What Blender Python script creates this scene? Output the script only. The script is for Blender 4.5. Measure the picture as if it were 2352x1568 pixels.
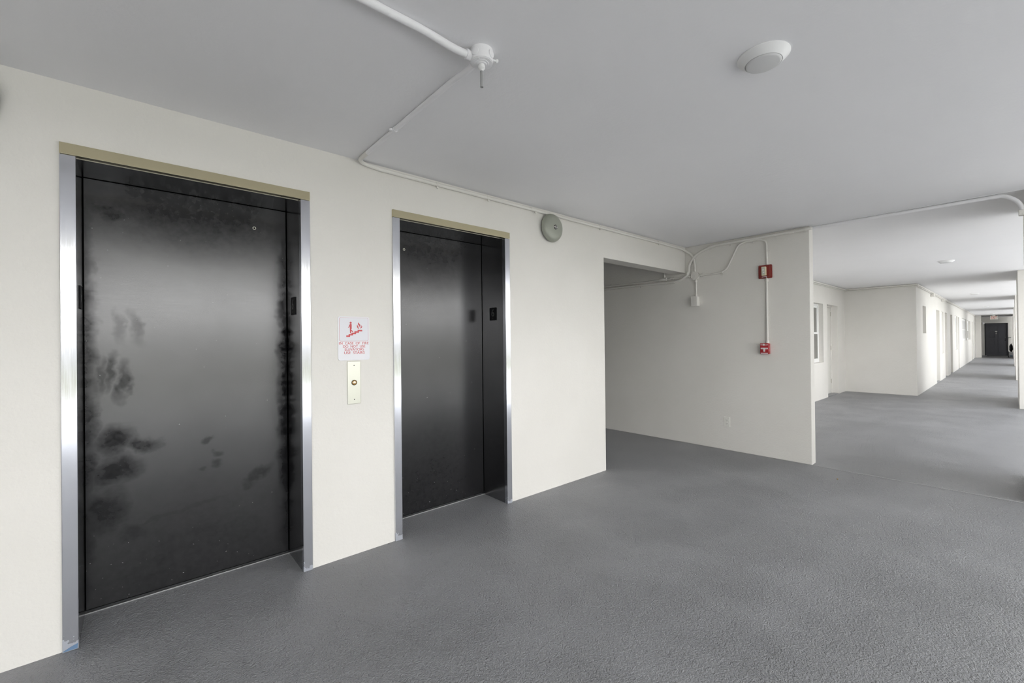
import bpy, bmesh, math, random
from mathutils import Vector, Matrix

# ------------------------------------------------------------------ scene reset
for o in list(bpy.data.objects):
    bpy.data.objects.remove(o, do_unlink=True)
scene = bpy.context.scene
COL = scene.collection
random.seed(4)
R = math.radians

# ------------------------------------------------------------------ camera
F_PX, YAW, PITCH, ROLL, CX, CY = 996.9997, 0.8548178, 0.00400987, -0.01075605, 1175.566, 776.840
EYE = Vector((0, 0, 1.365))
fwd = Vector((math.cos(YAW) * math.cos(PITCH), math.sin(YAW) * math.cos(PITCH), math.sin(PITCH)))
rgt = Vector((math.sin(YAW), -math.cos(YAW), 0))
upv = rgt.cross(fwd)
r2 = rgt * math.cos(ROLL) + upv * math.sin(ROLL)
u2 = -rgt * math.sin(ROLL) + upv * math.cos(ROLL)
cam_d = bpy.data.cameras.new('camera')
cam_d.sensor_fit = 'HORIZONTAL'
cam_d.sensor_width = 36.0
cam_d.lens = F_PX / 2352 * 36.0
cam_d.shift_x = (1176 - CX) / 2352
cam_d.shift_y = -(784 - CY) / 2352
cam_d.clip_start = 0.05
cam_d.clip_end = 500
cam = bpy.data.objects.new('camera', cam_d)
COL.objects.link(cam)
m3 = Matrix((r2, u2, -fwd)).transposed()
cam.matrix_world = Matrix.Translation(EYE) @ m3.to_4x4()
scene.camera = cam

# ------------------------------------------------------------------ sky (bright overcast) and exposure
world = bpy.data.worlds.new('overcast_sky')
scene.world = world
world.use_nodes = True
wn = world.node_tree.nodes
wl = world.node_tree.links
bg = wn['Background']
tc = wn.new('ShaderNodeTexCoord')
sx = wn.new('ShaderNodeSeparateXYZ')
cr = wn.new('ShaderNodeValToRGB')
wl.new(tc.outputs['Generated'], sx.inputs[0])
wl.new(sx.outputs['Z'], cr.inputs[0])
wl.new(cr.outputs[0], bg.inputs['Color'])
# bright haze along the horizon, dimmer cloud overhead
cr.color_ramp.elements[0].position = 0.16
cr.color_ramp.elements[0].color = (1.0, 1.0, 1.0, 1)
cr.color_ramp.elements[1].position = 0.9
cr.color_ramp.elements[1].color = (0.30, 0.32, 0.35, 1)
el = cr.color_ramp.elements.new(0.36)
el.color = (0.33, 0.345, 0.365, 1)
SKY = 2.0
bg.inputs['Strength'].default_value = SKY
sun_d = bpy.data.lights.new('hazy_sun', 'SUN')
sun_d.energy = 2.8
sun_d.angle = R(12)
sun_d.color = (0.985, 0.99, 1.0)
sun = bpy.data.objects.new('hazy_sun', sun_d)
COL.objects.link(sun)
sun.rotation_euler = Vector((-0.55, -0.12, 0.83)).to_track_quat('Z', 'Y').to_euler()
vs = scene.view_settings
scene.display_settings.display_device = 'sRGB'
vs.view_transform = 'Standard'
vs.look = 'None'
vs.gamma = 1
vs.use_curve_mapping = False
vs.exposure = 1.93

# ------------------------------------------------------------------ materials
def mat(name, col, rough=0.6, metal=0.0, spec=0.5):
    m = bpy.data.materials.new(name)
    m.use_nodes = True
    b = m.node_tree.nodes['Principled BSDF']
    b.inputs['Base Color'].default_value = (*col, 1)
    b.inputs['Roughness'].default_value = rough
    b.inputs['Metallic'].default_value = metal
    b.inputs['Specular IOR Level'].default_value = spec
    return m

def N(m, t, **kw):
    n = m.node_tree.nodes.new(t)
    for k, v in kw.items():
        setattr(n, k, v)
    return n

def L(m, a, b):
    m.node_tree.links.new(a, b)

def P(m):
    return m.node_tree.nodes['Principled BSDF']

def noise(m, scale, detail=3, rough=0.5, vec=None, dist=0.0):
    n = N(m, 'ShaderNodeTexNoise')
    n.inputs['Scale'].default_value = scale
    n.inputs['Detail'].default_value = detail
    n.inputs['Roughness'].default_value = rough
    n.inputs['Distortion'].default_value = dist
    if vec is not None:
        L(m, vec, n.inputs['Vector'])
    return n

def math_n(m, op, a, b=None, c=None, clamp=False):
    n = N(m, 'ShaderNodeMath', operation=op)
    n.use_clamp = clamp
    for i, v in enumerate((a, b, c)):
        if v is None:
            continue
        if isinstance(v, (int, float)):
            n.inputs[i].default_value = v
        else:
            L(m, v, n.inputs[i])
    return n.outputs[0]

def ramp(m, fac, p0, c0, p1, c1):
    n = N(m, 'ShaderNodeValToRGB')
    e = n.color_ramp.elements
    e[0].position, e[1].position = p0, p1
    e[0].color = (*c0, 1)
    e[1].color = (*c1, 1)
    L(m, fac, n.inputs[0])
    return n.outputs[0]

def objco(m):
    return N(m, 'ShaderNodeTexCoord').outputs['Object']

def bump(m, h, strength, dist, nrm=None):
    b = N(m, 'ShaderNodeBump')
    b.inputs['Strength'].default_value = strength
    b.inputs['Distance'].default_value = dist
    L(m, h, b.inputs['Height'])
    if nrm is not None:
        L(m, nrm, b.inputs['Normal'])
    return b.outputs[0]

def plaster(name, c0, c1, rough, bstr, scale=55):
    m = mat(name, c0, rough, 0, 0.3)
    v = objco(m)
    n1 = noise(m, 1.3, 4, 0.55, v)
    L(m, ramp(m, n1.outputs[0], 0.3, c0, 0.7, c1), P(m).inputs['Base Color'])
    n2 = noise(m, scale, 4, 0.6, v)
    n3 = noise(m, 6, 2, 0.5, v)
    b1 = bump(m, n2.outputs[0], bstr, 0.007)
    L(m, bump(m, n3.outputs[0], bstr * 0.6, 0.02, b1), P(m).inputs['Normal'])
    return m

M = {}
M['wall'] = plaster('painted_stucco', (0.755, 0.735, 0.690), (0.79, 0.77, 0.728), 0.55, 0.38)
M['ceiling'] = plaster('ceiling_paint', (0.88, 0.875, 0.89), (0.90, 0.895, 0.91), 0.6, 0.2, 40)

# floor : grey rolled deck coating
m = mat('deck_coating', (0.16, 0.162, 0.168), 0.5, 0, 0.4)
v = objco(m)
big = noise(m, 0.9, 4, 0.6, v)
L(m, ramp(m, big.outputs[0], 0.3, (0.335, 0.339, 0.354), 0.72, (0.385, 0.389, 0.404)), P(m).inputs['Base Color'])
vor = N(m, 'ShaderNodeTexVoronoi')
vor.inputs['Scale'].default_value = 88
wob = noise(m, 30, 3, 0.6, v)
mixv = N(m, 'ShaderNodeMixRGB')
mixv.inputs[0].default_value = 0.06
L(m, v, mixv.inputs[1]); L(m, wob.outputs['Color'], mixv.inputs[2])
L(m, mixv.outputs[0], vor.inputs['Vector'])
fine = noise(m, 104, 4, 0.62, v)
hsum = math_n(m, 'ADD', math_n(m, 'MULTIPLY', vor.outputs['Distance'], 0.6), fine.outputs[0])
patch = noise(m, 1.7, 3, 0.6, v)
pm = N(m, 'ShaderNodeMapRange'); pm.inputs[1].default_value = 0.35; pm.inputs[2].default_value = 0.65
pm.inputs[3].default_value = 0.45; pm.inputs[4].default_value = 1.0
L(m, patch.outputs[0], pm.inputs[0])
hh = math_n(m, 'MULTIPLY', hsum, pm.outputs[0])
L(m, bump(m, hh, 1.0, 0.018), P(m).inputs['Normal'])
rr = N(m, 'ShaderNodeMapRange'); rr.inputs[3].default_value = 0.34; rr.inputs[4].default_value = 0.48
L(m, big.outputs[0], rr.inputs[0]); L(m, rr.outputs[0], P(m).inputs['Roughness'])
M['floor'] = m

# satin steel frames, scuffed near the ground
m = mat('satin_steel', (0.66, 0.67, 0.715), 0.14, 1.0)
v = objco(m)
mp = N(m, 'ShaderNodeMapping'); mp.inputs['Scale'].default_value = (90, 90, 2)
L(m, v, mp.inputs[0])
br = noise(m, 4, 3, 0.6, mp.outputs[0])
mr = N(m, 'ShaderNodeMapRange'); mr.inputs[3].default_value = 0.08; mr.inputs[4].default_value = 0.2
L(m, br.outputs[0], mr.inputs[0])
sep = N(m, 'ShaderNodeSeparateXYZ'); L(m, v, sep.inputs[0])
sc = noise(m, 14, 4, 0.7, v)
low = N(m, 'ShaderNodeMapRange'); low.inputs[1].default_value = 0.02; low.inputs[2].default_value = 0.16
low.inputs[3].default_value = 0.75; low.inputs[4].default_value = 0.0
L(m, sep.outputs['Z'], low.inputs[0])
scuff = math_n(m, 'GREATER_THAN', math_n(m, 'MULTIPLY', sc.outputs[0], low.outputs[0]), 0.3)
mixc = N(m, 'ShaderNodeMixRGB'); mixc.inputs[1].default_value = (0.66, 0.67, 0.715, 1); mixc.inputs[2].default_value = (0.55, 0.57, 0.62, 1)
L(m, scuff, mixc.inputs[0]); L(m, mixc.outputs[0], P(m).inputs['Base Color'])
L(m, math_n(m, 'ADD', mr.outputs[0], math_n(m, 'MULTIPLY', scuff, 0.4)), P(m).inputs['Roughness'])
M['steel'] = m
M['plate_steel'] = mat('brushed_plate_steel', (0.50, 0.50, 0.44), 0.38, 1.0)

def black_metal(name, smears_and_shade, rough=0.24, ior=1.95):
    """black lacquered metal with greasy smudges, darkened edges and painted-in dark reflections (x, z, radius_x, radius_z, angle, strength) in metres on the leaf"""
    m = mat(name, (0.010, 0.010, 0.011), rough, 0, 0.5)
    P(m).inputs['IOR'].default_value = ior
    v = objco(m)
    wob = noise(m, 9, 4, 0.6, v)
    add = N(m, 'ShaderNodeMixRGB'); add.blend_type = 'ADD'; add.inputs[0].default_value = 0.13
    L(m, v, add.inputs[1]); L(m, wob.outputs['Color'], add.inputs[2])
    total = None
    rag = noise(m, 26, 5, 0.7, v)
    for (x, z, rx, rz, a, s) in smears_and_shade:
        mp = N(m, 'ShaderNodeMapping', vector_type='TEXTURE')
        mp.inputs['Location'].default_value = (x + 0.065, 0, z + 0.065)
        mp.inputs['Rotation'].default_value = (0, R(a), 0)
        mp.inputs['Scale'].default_value = (rx, 1000, rz)
        L(m, add.outputs[0], mp.inputs[0])
        g = N(m, 'ShaderNodeTexGradient', gradient_type='SPHERICAL')
        L(m, mp.outputs[0], g.inputs[0])
        t = math_n(m, 'MULTIPLY', math_n(m, 'MULTIPLY', g.outputs['Fac'], 1.5, clamp=True), s * 0.8)
        total = t if total is None else math_n(m, 'MAXIMUM', total, t)
    st = N(m, 'ShaderNodeMapping'); st.inputs['Scale'].default_value = (3, 3, 60)
    L(m, v, st.inputs[0])
    brush = noise(m, 3, 3, 0.6, st.outputs[0])
    mr = N(m, 'ShaderNodeMapRange'); mr.inputs[3].default_value = rough - 0.03; mr.inputs[4].default_value = rough + 0.04
    L(m, brush.outputs[0], mr.inputs[0]); L(m, mr.outputs[0], P(m).inputs['Roughness'])
    cloud = noise(m, 2.2, 3, 0.55, v)
    cm = N(m, 'ShaderNodeMapRange'); cm.inputs[1].default_value = 0.3; cm.inputs[2].default_value = 0.7
    cm.inputs[3].default_value = 0.42; cm.inputs[4].default_value = 0.5
    L(m, cloud.outputs[0], cm.inputs[0])
    spec = cm.outputs[0]
    if total is not None:
        total = math_n(m, 'MULTIPLY', total, math_n(m, 'ADD', math_n(m, 'MULTIPLY', rag.outputs[0], 1.1), 0.45), clamp=True)
        spec = math_n(m, 'MULTIPLY', spec, math_n(m, 'SUBTRACT', 1.0, total, clamp=True))
    L(m, spec, P(m).inputs['Specular IOR Level'])
    # paint specks and scratches along the bottom
    sepz = N(m, 'ShaderNodeSeparateXYZ'); L(m, v, sepz.inputs[0])
    sp = noise(m, 95, 2, 0.5, v)
    lowz = N(m, 'ShaderNodeMapRange'); lowz.inputs[1].default_value = 0.0; lowz.inputs[2].default_value = 0.6
    lowz.inputs[3].default_value = 0.755; lowz.inputs[4].default_value = 0.80
    L(m, sepz.outputs['Z'], lowz.inputs[0])
    speck = math_n(m, 'GREATER_THAN', sp.outputs[0], lowz.outputs[0])
    mixc = N(m, 'ShaderNodeMixRGB'); mixc.inputs[1].default_value = (0.010, 0.010, 0.011, 1); mixc.inputs[2].default_value = (0.30, 0.30, 0.30, 1)
    L(m, speck, mixc.inputs[0]); L(m, mixc.outputs[0], P(m).inputs['Base Color'])
    fb = noise(m, 260, 2, 0.5, v)
    L(m, bump(m, fb.outputs[0], 0.06, 0.001), P(m).inputs['Normal'])
    return m

M['black_wide'] = black_metal('black_lacquer_wide', [
    (-0.38, 2.05, 0.11, 0.07, 20, 0.85), (-0.05, 2.06, 0.06, 0.05, 0, 0.6), (-0.09, 2.02, 0.03, 0.02, 0, 0.6),
    (-0.37, 1.22, 0.035, 0.12, 8, 0.7), (-0.41, 1.2, 0.03, 0.12, 5, 0.6), (-0.32, 1.16, 0.035, 0.14, 10, 0.75),
    (-0.33, 1.45, 0.03, 0.12, -12, 0.35), (-0.27, 1.46, 0.03, 0.12, -16, 0.4),
    (-0.37, 0.86, 0.10, 0.12, 15, 1.0), (-0.36, 0.70, 0.14, 0.10, -10, 1.0), (-0.25, 0.83, 0.10, 0.05, 12, 0.9),
    (-0.40, 0.50, 0.13, 0.16, 0, 0.85), (0.05, 0.80, 0.05, 0.022, -15, 0.55), (0.10, 0.72, 0.04, 0.025, 10, 0.5),
    (0.08, 0.66, 0.035, 0.035, 0, 0.5), (0.01, 0.62, 0.03, 0.025, 0, 0.4), (0.30, 0.55, 0.12, 0.045, -38, 0.6),
    (0.25, 0.49, 0.06, 0.05, 0, 0.5), (-0.10, 0.42, 0.45, 0.035, -10, 0.5), (-0.05, 0.30, 0.50, 0.03, -14, 0.45),
    (-0.28, 0.36, 0.12, 0.09, 0, 0.6), (-0.05, 0.22, 0.40, 0.03, -18, 0.4), (0.10, 0.18, 0.10, 0.07, 0, 0.5),
    (0.34, 0.24, 0.08, 0.05, 0, 0.45), (-0.15, 0.10, 0.08, 0.05, 0, 0.55), (0.475, 1.0, 0.07, 1.7, 0, 1.2), (-0.485, 1.1, 0.075, 1.7, 0, 0.9),  # the two tall marks darken the side edges of the leaf
    (0.0, 0.08, 0.75, 0.6, 4, 0.6), (0.0, 2.22, 0.8, 0.42, 0, 0.9), (0.46, 1.55, 0.03, 0.25, 0, 0.55), (-0.46, 0.6, 0.05, 0.7, 0, 0.6), (0.43, 1.15, 0.03, 0.08, 0, 0.5)])  # first two marks paint dark reflections across the bottom and top
M['black_narrow'] = black_metal('black_lacquer_narrow', [
    (-0.1, 0.35, 0.40, 0.14, -15, 0.5), (0.15, 0.15, 0.35, 0.10, -12, 0.5), (-0.25, 1.9, 0.2, 0.16, 0, 0.5), (0.0, 0.1, 0.75, 0.75, 4, 0.7), (0.0, 2.2, 0.8, 0.55, 0, 0.7)], 0.24, 1.72)  # last two wide marks paint dark reflections at bottom and top
M['black_return'] = mat('dark_polished_return', (0.30, 0.30, 0.31), 0.2, 1.0)
M['dark_line'] = mat('door_gap', (0.004, 0.004, 0.004), 0.9, 0, 0.1)
M['floor_plate'] = mat('engraved_plate', (0.006, 0.006, 0.007), 0.6, 0, 0.25)
M['numeral'] = mat('raised_numeral', (0.06, 0.06, 0.06), 0.45, 0, 0.5)
M['sill'] = mat('worn_sill', (0.36, 0.36, 0.36), 0.45, 0.4)
M['sign_white'] = mat('white_acrylic', (0.80, 0.80, 0.83), 0.3)
M['sign_panel'] = mat('pictogram_panel', (0.74, 0.74, 0.78), 0.35)
M['sign_red'] = mat('faded_red_ink', (0.60, 0.085, 0.09), 0.5)
M['sign_pink'] = mat('faded_red_line', (0.62, 0.32, 0.33), 0.5)
M['screw'] = mat('dark_screw', (0.06, 0.06, 0.06), 0.4, 0.8)
M['bezel'] = mat('button_bezel', (0.05, 0.045, 0.035), 0.35, 0.8)
M['button'] = mat('amber_button', (0.45, 0.27, 0.09), 0.3, 0.3)
M['button_tip'] = mat('button_centre', (0.62, 0.60, 0.55), 0.3, 0.7)
M['bell'] = mat('bell_green_grey', (0.36, 0.375, 0.32), 0.42, 0.25)
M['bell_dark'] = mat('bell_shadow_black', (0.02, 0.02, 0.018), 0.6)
M['alarm_red'] = mat('strobe_red', (0.21, 0.016, 0.011), 0.28)
M['pull_red'] = mat('pull_red', (0.40, 0.012, 0.018), 0.32)
M['alarm_white'] = mat('alarm_white', (0.80, 0.78, 0.78), 0.4)
M['lens'] = mat('strobe_lens', (0.62, 0.62, 0.52), 0.12, 0, 0.8)
M['lens_side'] = mat('strobe_bezel', (0.80, 0.72, 0.50), 0.4)
M['outlet'] = mat('outlet_plate', (0.80, 0.79, 0.74), 0.35)
M['slot'] = mat('outlet_slot', (0.05, 0.05, 0.045), 0.7)
M['fixture'] = mat('fixture_white', (0.86, 0.86, 0.86), 0.4)
M['diffuser'] = mat('frosted_diffuser', (0.70, 0.70, 0.70), 0.5)
M['sensor'] = mat('sensor_rod', (0.42, 0.42, 0.42), 0.45, 0.3)
M['door_paint'] = plaster('cream_door_paint', (0.74, 0.725, 0.68), (0.76, 0.745, 0.70), 0.45, 0.03)
M['white_frame'] = mat('white_window_frame', (0.86, 0.86, 0.84), 0.4)
M['pane'] = mat('dim_window_glass', (0.16, 0.155, 0.14), 0.06, 0, 0.6)
M['blind'] = mat('white_blind', (0.72, 0.72, 0.70), 0.6)
M['slate'] = mat('slate_door_paint', (0.09, 0.091, 0.105), 0.42)
M['slate_dark'] = mat('slate_frame', (0.03, 0.03, 0.035), 0.5)
M['chrome'] = mat('chrome', (0.75, 0.74, 0.70), 0.2, 1.0)
M['black'] = mat('black_plastic', (0.012, 0.012, 0.016), 0.5)
M['box_white'] = mat('white_carton', (0.72, 0.73, 0.76), 0.6)
M['box_blue'] = mat('blue_print', (0.10, 0.22, 0.36), 0.6)
M['exit_white'] = mat('exit_housing', (0.80, 0.79, 0.72), 0.4)
M['exit_red'] = mat('exit_letters', (0.75, 0.10, 0.06), 0.5)
M['hinge'] = mat('painted_hinge', (0.45, 0.43, 0.37), 0.4, 0.3)
M['mat_dark'] = mat('dark_threshold', (0.03, 0.03, 0.032), 0.8)
M['tape'] = mat('blue_tape', (0.13, 0.22, 0.36), 0.7)
M['pebble'] = mat('tan_crumb', (0.35, 0.25, 0.12), 0.8)
m = mat('lawn_grass', (0.16, 0.18, 0.07), 0.9, 0, 0.2)
v = objco(m)
g = noise(m, 0.12, 5, 0.6, v)
L(m, ramp(m, g.outputs[0], 0.35, (0.14, 0.13, 0.09), 0.65, (0.14, 0.15, 0.075)), P(m).inputs['Base Color'])
M['lawn'] = m
M['siding'] = mat('white_siding', (0.42, 0.415, 0.41), 0.6)
M['soffit_olive'] = mat('olive_soffit_boards', (0.46, 0.44, 0.26), 0.6)
M['warm_steel'] = mat('warm_toned_steel', (0.62, 0.56, 0.38), 0.22, 1.0)
M['joint'] = mat('pale_joint_filler', (0.40, 0.40, 0.41), 0.5)
M['bounce_slab'] = mat('pale_bounce_paving', (0.58, 0.575, 0.56), 0.8, 0, 0.2)
M['siding_gap'] = mat('siding_shadow', (0.34, 0.34, 0.35), 0.8)

# ------------------------------------------------------------------ mesh helpers
class MB:
    """collects shapes and links them as ONE mesh object"""
    def __init__(self):
        self.bm = bmesh.new()

    def box(self, a, b):
        x0, y0, z0 = a; x1, y1, z1 = b
        vs_ = [self.bm.verts.new(p) for p in ((x0, y0, z0), (x1, y0, z0), (x1, y1, z0), (x0, y1, z0),
                                             (x0, y0, z1), (x1, y0, z1), (x1, y1, z1), (x0, y1, z1))]
        for f in ((0, 3, 2, 1), (4, 5, 6, 7), (0, 1, 5, 4), (1, 2, 6, 5), (2, 3, 7, 6), (3, 0, 4, 7)):
            self.bm.faces.new([vs_[i] for i in f])
        return self

    def prism(self, pts, axis, lo, hi):
        """polygon pts (2D) extruded along axis between lo and hi"""
        def mk(p, t):
            if axis == 'z': return (p[0], p[1], t)
            if axis == 'y': return (p[0], t, p[1])
            return (t, p[0], p[1])
        a = [self.bm.verts.new(mk(p, lo)) for p in pts]
        b = [self.bm.verts.new(mk(p, hi)) for p in pts]
        n = len(pts)
        self.bm.faces.new(a); self.bm.faces.new(b[::-1])
        for i in range(n):
            j = (i + 1) % n
            self.bm.faces.new((a[i], b[i], b[j], a[j]))
        return self

    def lathe(self, prof, axis='z', seg=40, origin=(0, 0, 0)):
        """profile of (radius, height) revolved round an axis through origin; -y axis = 'y' (height goes to -y)"""
        o = Vector(origin)
        rings = []
        for r, h in prof:
            ring = []
            if r < 1e-6:
                ring = [self.bm.verts.new(o + self._ax(axis, 0, 0, h))]
            else:
                for i in range(seg):
                    t = 2 * math.pi * i / seg
                    ring.append(self.bm.verts.new(o + self._ax(axis, r * math.cos(t), r * math.sin(t), h)))
            rings.append(ring)
        for A, B in zip(rings, rings[1:]):
            if len(A) == 1 and len(B) == 1: continue
            for i in range(seg):
                j = (i + 1) % seg
                if len(A) == 1: self.bm.faces.new((A[0], B[i], B[j]))
                elif len(B) == 1: self.bm.faces.new((A[i], A[j], B[0]))
                else: self.bm.faces.new((A[i], A[j], B[j], B[i]))
        if len(rings[0]) > 1: self.bm.faces.new(rings[0])
        if len(rings[-1]) > 1: self.bm.faces.new(rings[-1])
        return self

    @staticmethod
    def _ax(axis, a, b, h):
        if axis == 'z': return Vector((a, b, h))
        if axis == 'y': return Vector((a, -h, b))
        return Vector((h, a, b))

    def tube(self, path, r, seg=14):
        pts = [Vector(p) for p in path]
        n = len(pts)
        tan = []
        for i in range(n):
            d = (pts[min(i + 1, n - 1)] - pts[max(i - 1, 0)])
            tan.append(d.normalized())
        ref = Vector((0, 0, 1)) if abs(tan[0].z) < 0.9 else Vector((1, 0, 0))
        nrm = (ref - tan[0] * ref.dot(tan[0])).normalized()
        rings = []
        for i in range(n):
            nrm = (nrm - tan[i] * nrm.dot(tan[i])).normalized()
            bn = tan[i].cross(nrm)
            rings.append([self.bm.verts.new(pts[i] + (nrm * math.cos(2 * math.pi * k / seg) + bn * math.sin(2 * math.pi * k / seg)) * r) for k in range(seg)])
        for A, B in zip(rings, rings[1:]):
            for k in range(seg):
                j = (k + 1) % seg
                self.bm.faces.new((A[k], A[j], B[j], B[k]))
        self.bm.faces.new(rings[0][::-1]); self.bm.faces.new(rings[-1])
        return self

    def build(self, name, material, parent=None, bevel=0.0, smooth=False, loc=None):
        bm = self.bm
        bmesh.ops.recalc_face_normals(bm, faces=bm.faces[:])
        me = bpy.data.meshes.new(name)
        if bevel > 0:
            eds = [e for e in bm.edges if len(e.link_faces) == 2 and e.calc_face_angle(0) > R(35)]
            bmesh.ops.bevel(bm, geom=eds, offset=bevel, segments=2, affect='EDGES', profile=0.5, clamp_overlap=True)
        if smooth:
            for f in bm.faces: f.smooth = True
            for e in bm.edges:
                if len(e.link_faces) == 2 and e.calc_face_angle(0) > R(38): e.smooth = False
        bm.to_mesh(me); bm.free()
        me.materials.append(M[material])
        o = bpy.data.objects.new(name, me)
        COL.objects.link(o)
        if parent is not None: o.parent = parent
        if loc is not None: o.location = loc
        return o

def tag(o, label=None, cat=None, group=None, kind=None):
    if label: o['label'] = label
    if cat: o['category'] = cat
    if group: o['group'] = group
    if kind: o['kind'] = kind
    return o

def thing(name, loc, rz=0.0, label=None, cat=None, group=None, kind=None):
    o = bpy.data.objects.new(name, None)
    o.empty_display_size = 0.1
    COL.objects.link(o)
    o.location = loc
    o.rotation_euler = (0, 0, rz)
    return tag(o, label, cat, group, kind)

def kids(o):
    return [c for c in bpy.data.objects if c.parent == o]

def dup(root, loc, label, group=None):
    c = root.copy(); COL.objects.link(c); c.location = loc
    c['label'] = label
    for ch in kids(root):
        d = ch.copy(); COL.objects.link(d); d.parent = c
        for g_ in kids(ch):
            e = g_.copy(); COL.objects.link(e); e.parent = d
    return c

def text_obj(s, name, height, width, material, parent, loc, thick=0.0006):
    """raised lettering in the local xz plane facing -y, centred on loc"""
    cu = bpy.data.curves.new(name, 'FONT')
    cu.body = s; cu.align_x = 'CENTER'; cu.align_y = 'CENTER'; cu.size = 1.0; cu.resolution_u = 3
    tmp = bpy.data.objects.new('tmp', cu)
    COL.objects.link(tmp)
    bpy.context.view_layer.update()
    me = bpy.data.meshes.new_from_object(tmp)
    bpy.data.objects.remove(tmp, do_unlink=True)
    xs = [q.co.x for q in me.vertices]; ys = [q.co.y for q in me.vertices]
    w, h = max(xs) - min(xs), max(ys) - min(ys)
    cx_, cy_ = (max(xs) + min(xs)) / 2, (max(ys) + min(ys)) / 2
    bm = bmesh.new(); bm.from_mesh(me); bpy.data.meshes.remove(me)
    for q in bm.verts:
        q.co = Vector(((q.co.x - cx_) * width / w, 0, (q.co.y - cy_) * height / h))
    ret = bmesh.ops.extrude_face_region(bm, geom=bm.faces[:])
    for q in ret['geom']:
        if isinstance(q, bmesh.types.BMVert): q.co.y -= thick
    mb = MB(); mb.bm.free(); mb.bm = bm
    return mb.build(name, material, parent, loc=loc)

def rrect(x0, z0, x1, z1, r, seg=6):
    pts = []
    for cx_, cz_, a0 in ((x1 - r, z0 + r, -90), (x1 - r, z1 - r, 0), (x0 + r, z1 - r, 90), (x0 + r, z0 + r, 180)):
        for i in range(seg + 1):
            t = R(a0 + 90 * i / seg)
            pts.append((cx_ + r * math.cos(t), cz_ + r * math.sin(t)))
    return pts

def fillet(pts, r, seg=8):
    """round the corners of a polyline"""
    P_ = [Vector(p) for p in pts]
    out = [P_[0]]
    rs = r if isinstance(r, (list, tuple)) else [r] * (len(P_) - 2)
    for i in range(1, len(P_) - 1):
        a, b, c = P_[i - 1], P_[i], P_[i + 1]
        d0, d1 = (a - b), (c - b)
        k = min(rs[i - 1], d0.length * 0.48, d1.length * 0.48)
        p0, p1 = b + d0.normalized() * k, b + d1.normalized() * k
        for j in range(seg + 1):
            t = j / seg
            out.append(p0 * (1 - t) ** 2 + b * 2 * t * (1 - t) + p1 * t * t)
    out.append(P_[-1])
    return out

def wall_grid(name, axis, face, back, us, zs, holes, label=None, material='wall'):
    """wall slab with holes. axis 'y': plane y=face, u=x ; axis 'x': plane x=face, u=y. one clean mesh."""
    us = sorted(set(us)); zs = sorted(set(zs))
    bm = bmesh.new()
    cache = {}
    def V(u, t, z):
        k = (round(u, 5), round(t, 5), round(z, 5))
        if k not in cache:
            cache[k] = bm.verts.new((u, t, z) if axis == 'y' else (t, u, z))
        return cache[k]
    def solid(i, j):
        if i < 0 or j < 0 or i >= len(us) - 1 or j >= len(zs) - 1: return False
        um, zm = (us[i] + us[i + 1]) / 2, (zs[j] + zs[j + 1]) / 2
        return not any(h[0] < um < h[1] and h[2] < zm < h[3] for h in holes)
    for i in range(len(us) - 1):
        for j in range(len(zs) - 1):
            if not solid(i, j): continue
            u0, u1, z0, z1 = us[i], us[i + 1], zs[j], zs[j + 1]
            bm.faces.new((V(u0, face, z0), V(u1, face, z0), V(u1, face, z1), V(u0, face, z1)))
            bm.faces.new((V(u0, back, z0), V(u0, back, z1), V(u1, back, z1), V(u1, back, z0)))
            for di, dj, q in ((-1, 0, ((u0, z0), (u0, z1))), (1, 0, ((u1, z0), (u1, z1))), (0, -1, ((u0, z0), (u1, z0))), (0, 1, ((u0, z1), (u1, z1)))):
                if not solid(i + di, j + dj):
                    (a, b), (c, d) = q
                    bm.faces.new((V(a, face, b), V(c, face, d), V(c, back, d), V(a, back, b)))
    mb = MB(); mb.bm.free(); mb.bm = bm
    o = mb.build(name, material)
    return tag(o, label, None, None, 'structure')

def struct(o, label=None):
    return tag(o, label, None, None, 'structure')

# ------------------------------------------------------------------ dimensions (metres)
H = 2.548            # ceiling height
WA = 2.78            # elevator wall face (plane y)
WB = 5.44            # fire-alarm wall face (plane x)
WC = 1.40            # corridor wall face (plane y)
XC = 13.40           # wall closing the recess (plane x)
YB = 2.72            # back wall of the recess (plane y)
YO = -0.09           # inner face of the outer columns
OP0 = 3.70           # left side of the alcove opening
XE = 43.2            # end wall of the corridor

# ------------------------------------------------------------------ setting
plan = [(-6.2, -3.2), (5.62, -3.2), (5.62, -2.4), (43.5, -2.4), (43.5, 7.4), (-6.2, 7.4)]  # gallery eave extended out of view to hold back sky light
plan_f = [(-6.2, -3.8), (5.62, -3.8), (5.62, -0.38), (43.5, -0.38), (43.5, 7.4), (-6.2, 7.4)]
struct(MB().prism(plan_f, 'z', -0.16, 0.0).build('floor', 'floor'), 'grey textured deck-coated floor')
struct(MB().prism(plan, 'z', H, H + 0.22).build('ceiling', 'ceiling'), 'smooth painted slab ceiling')

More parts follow.
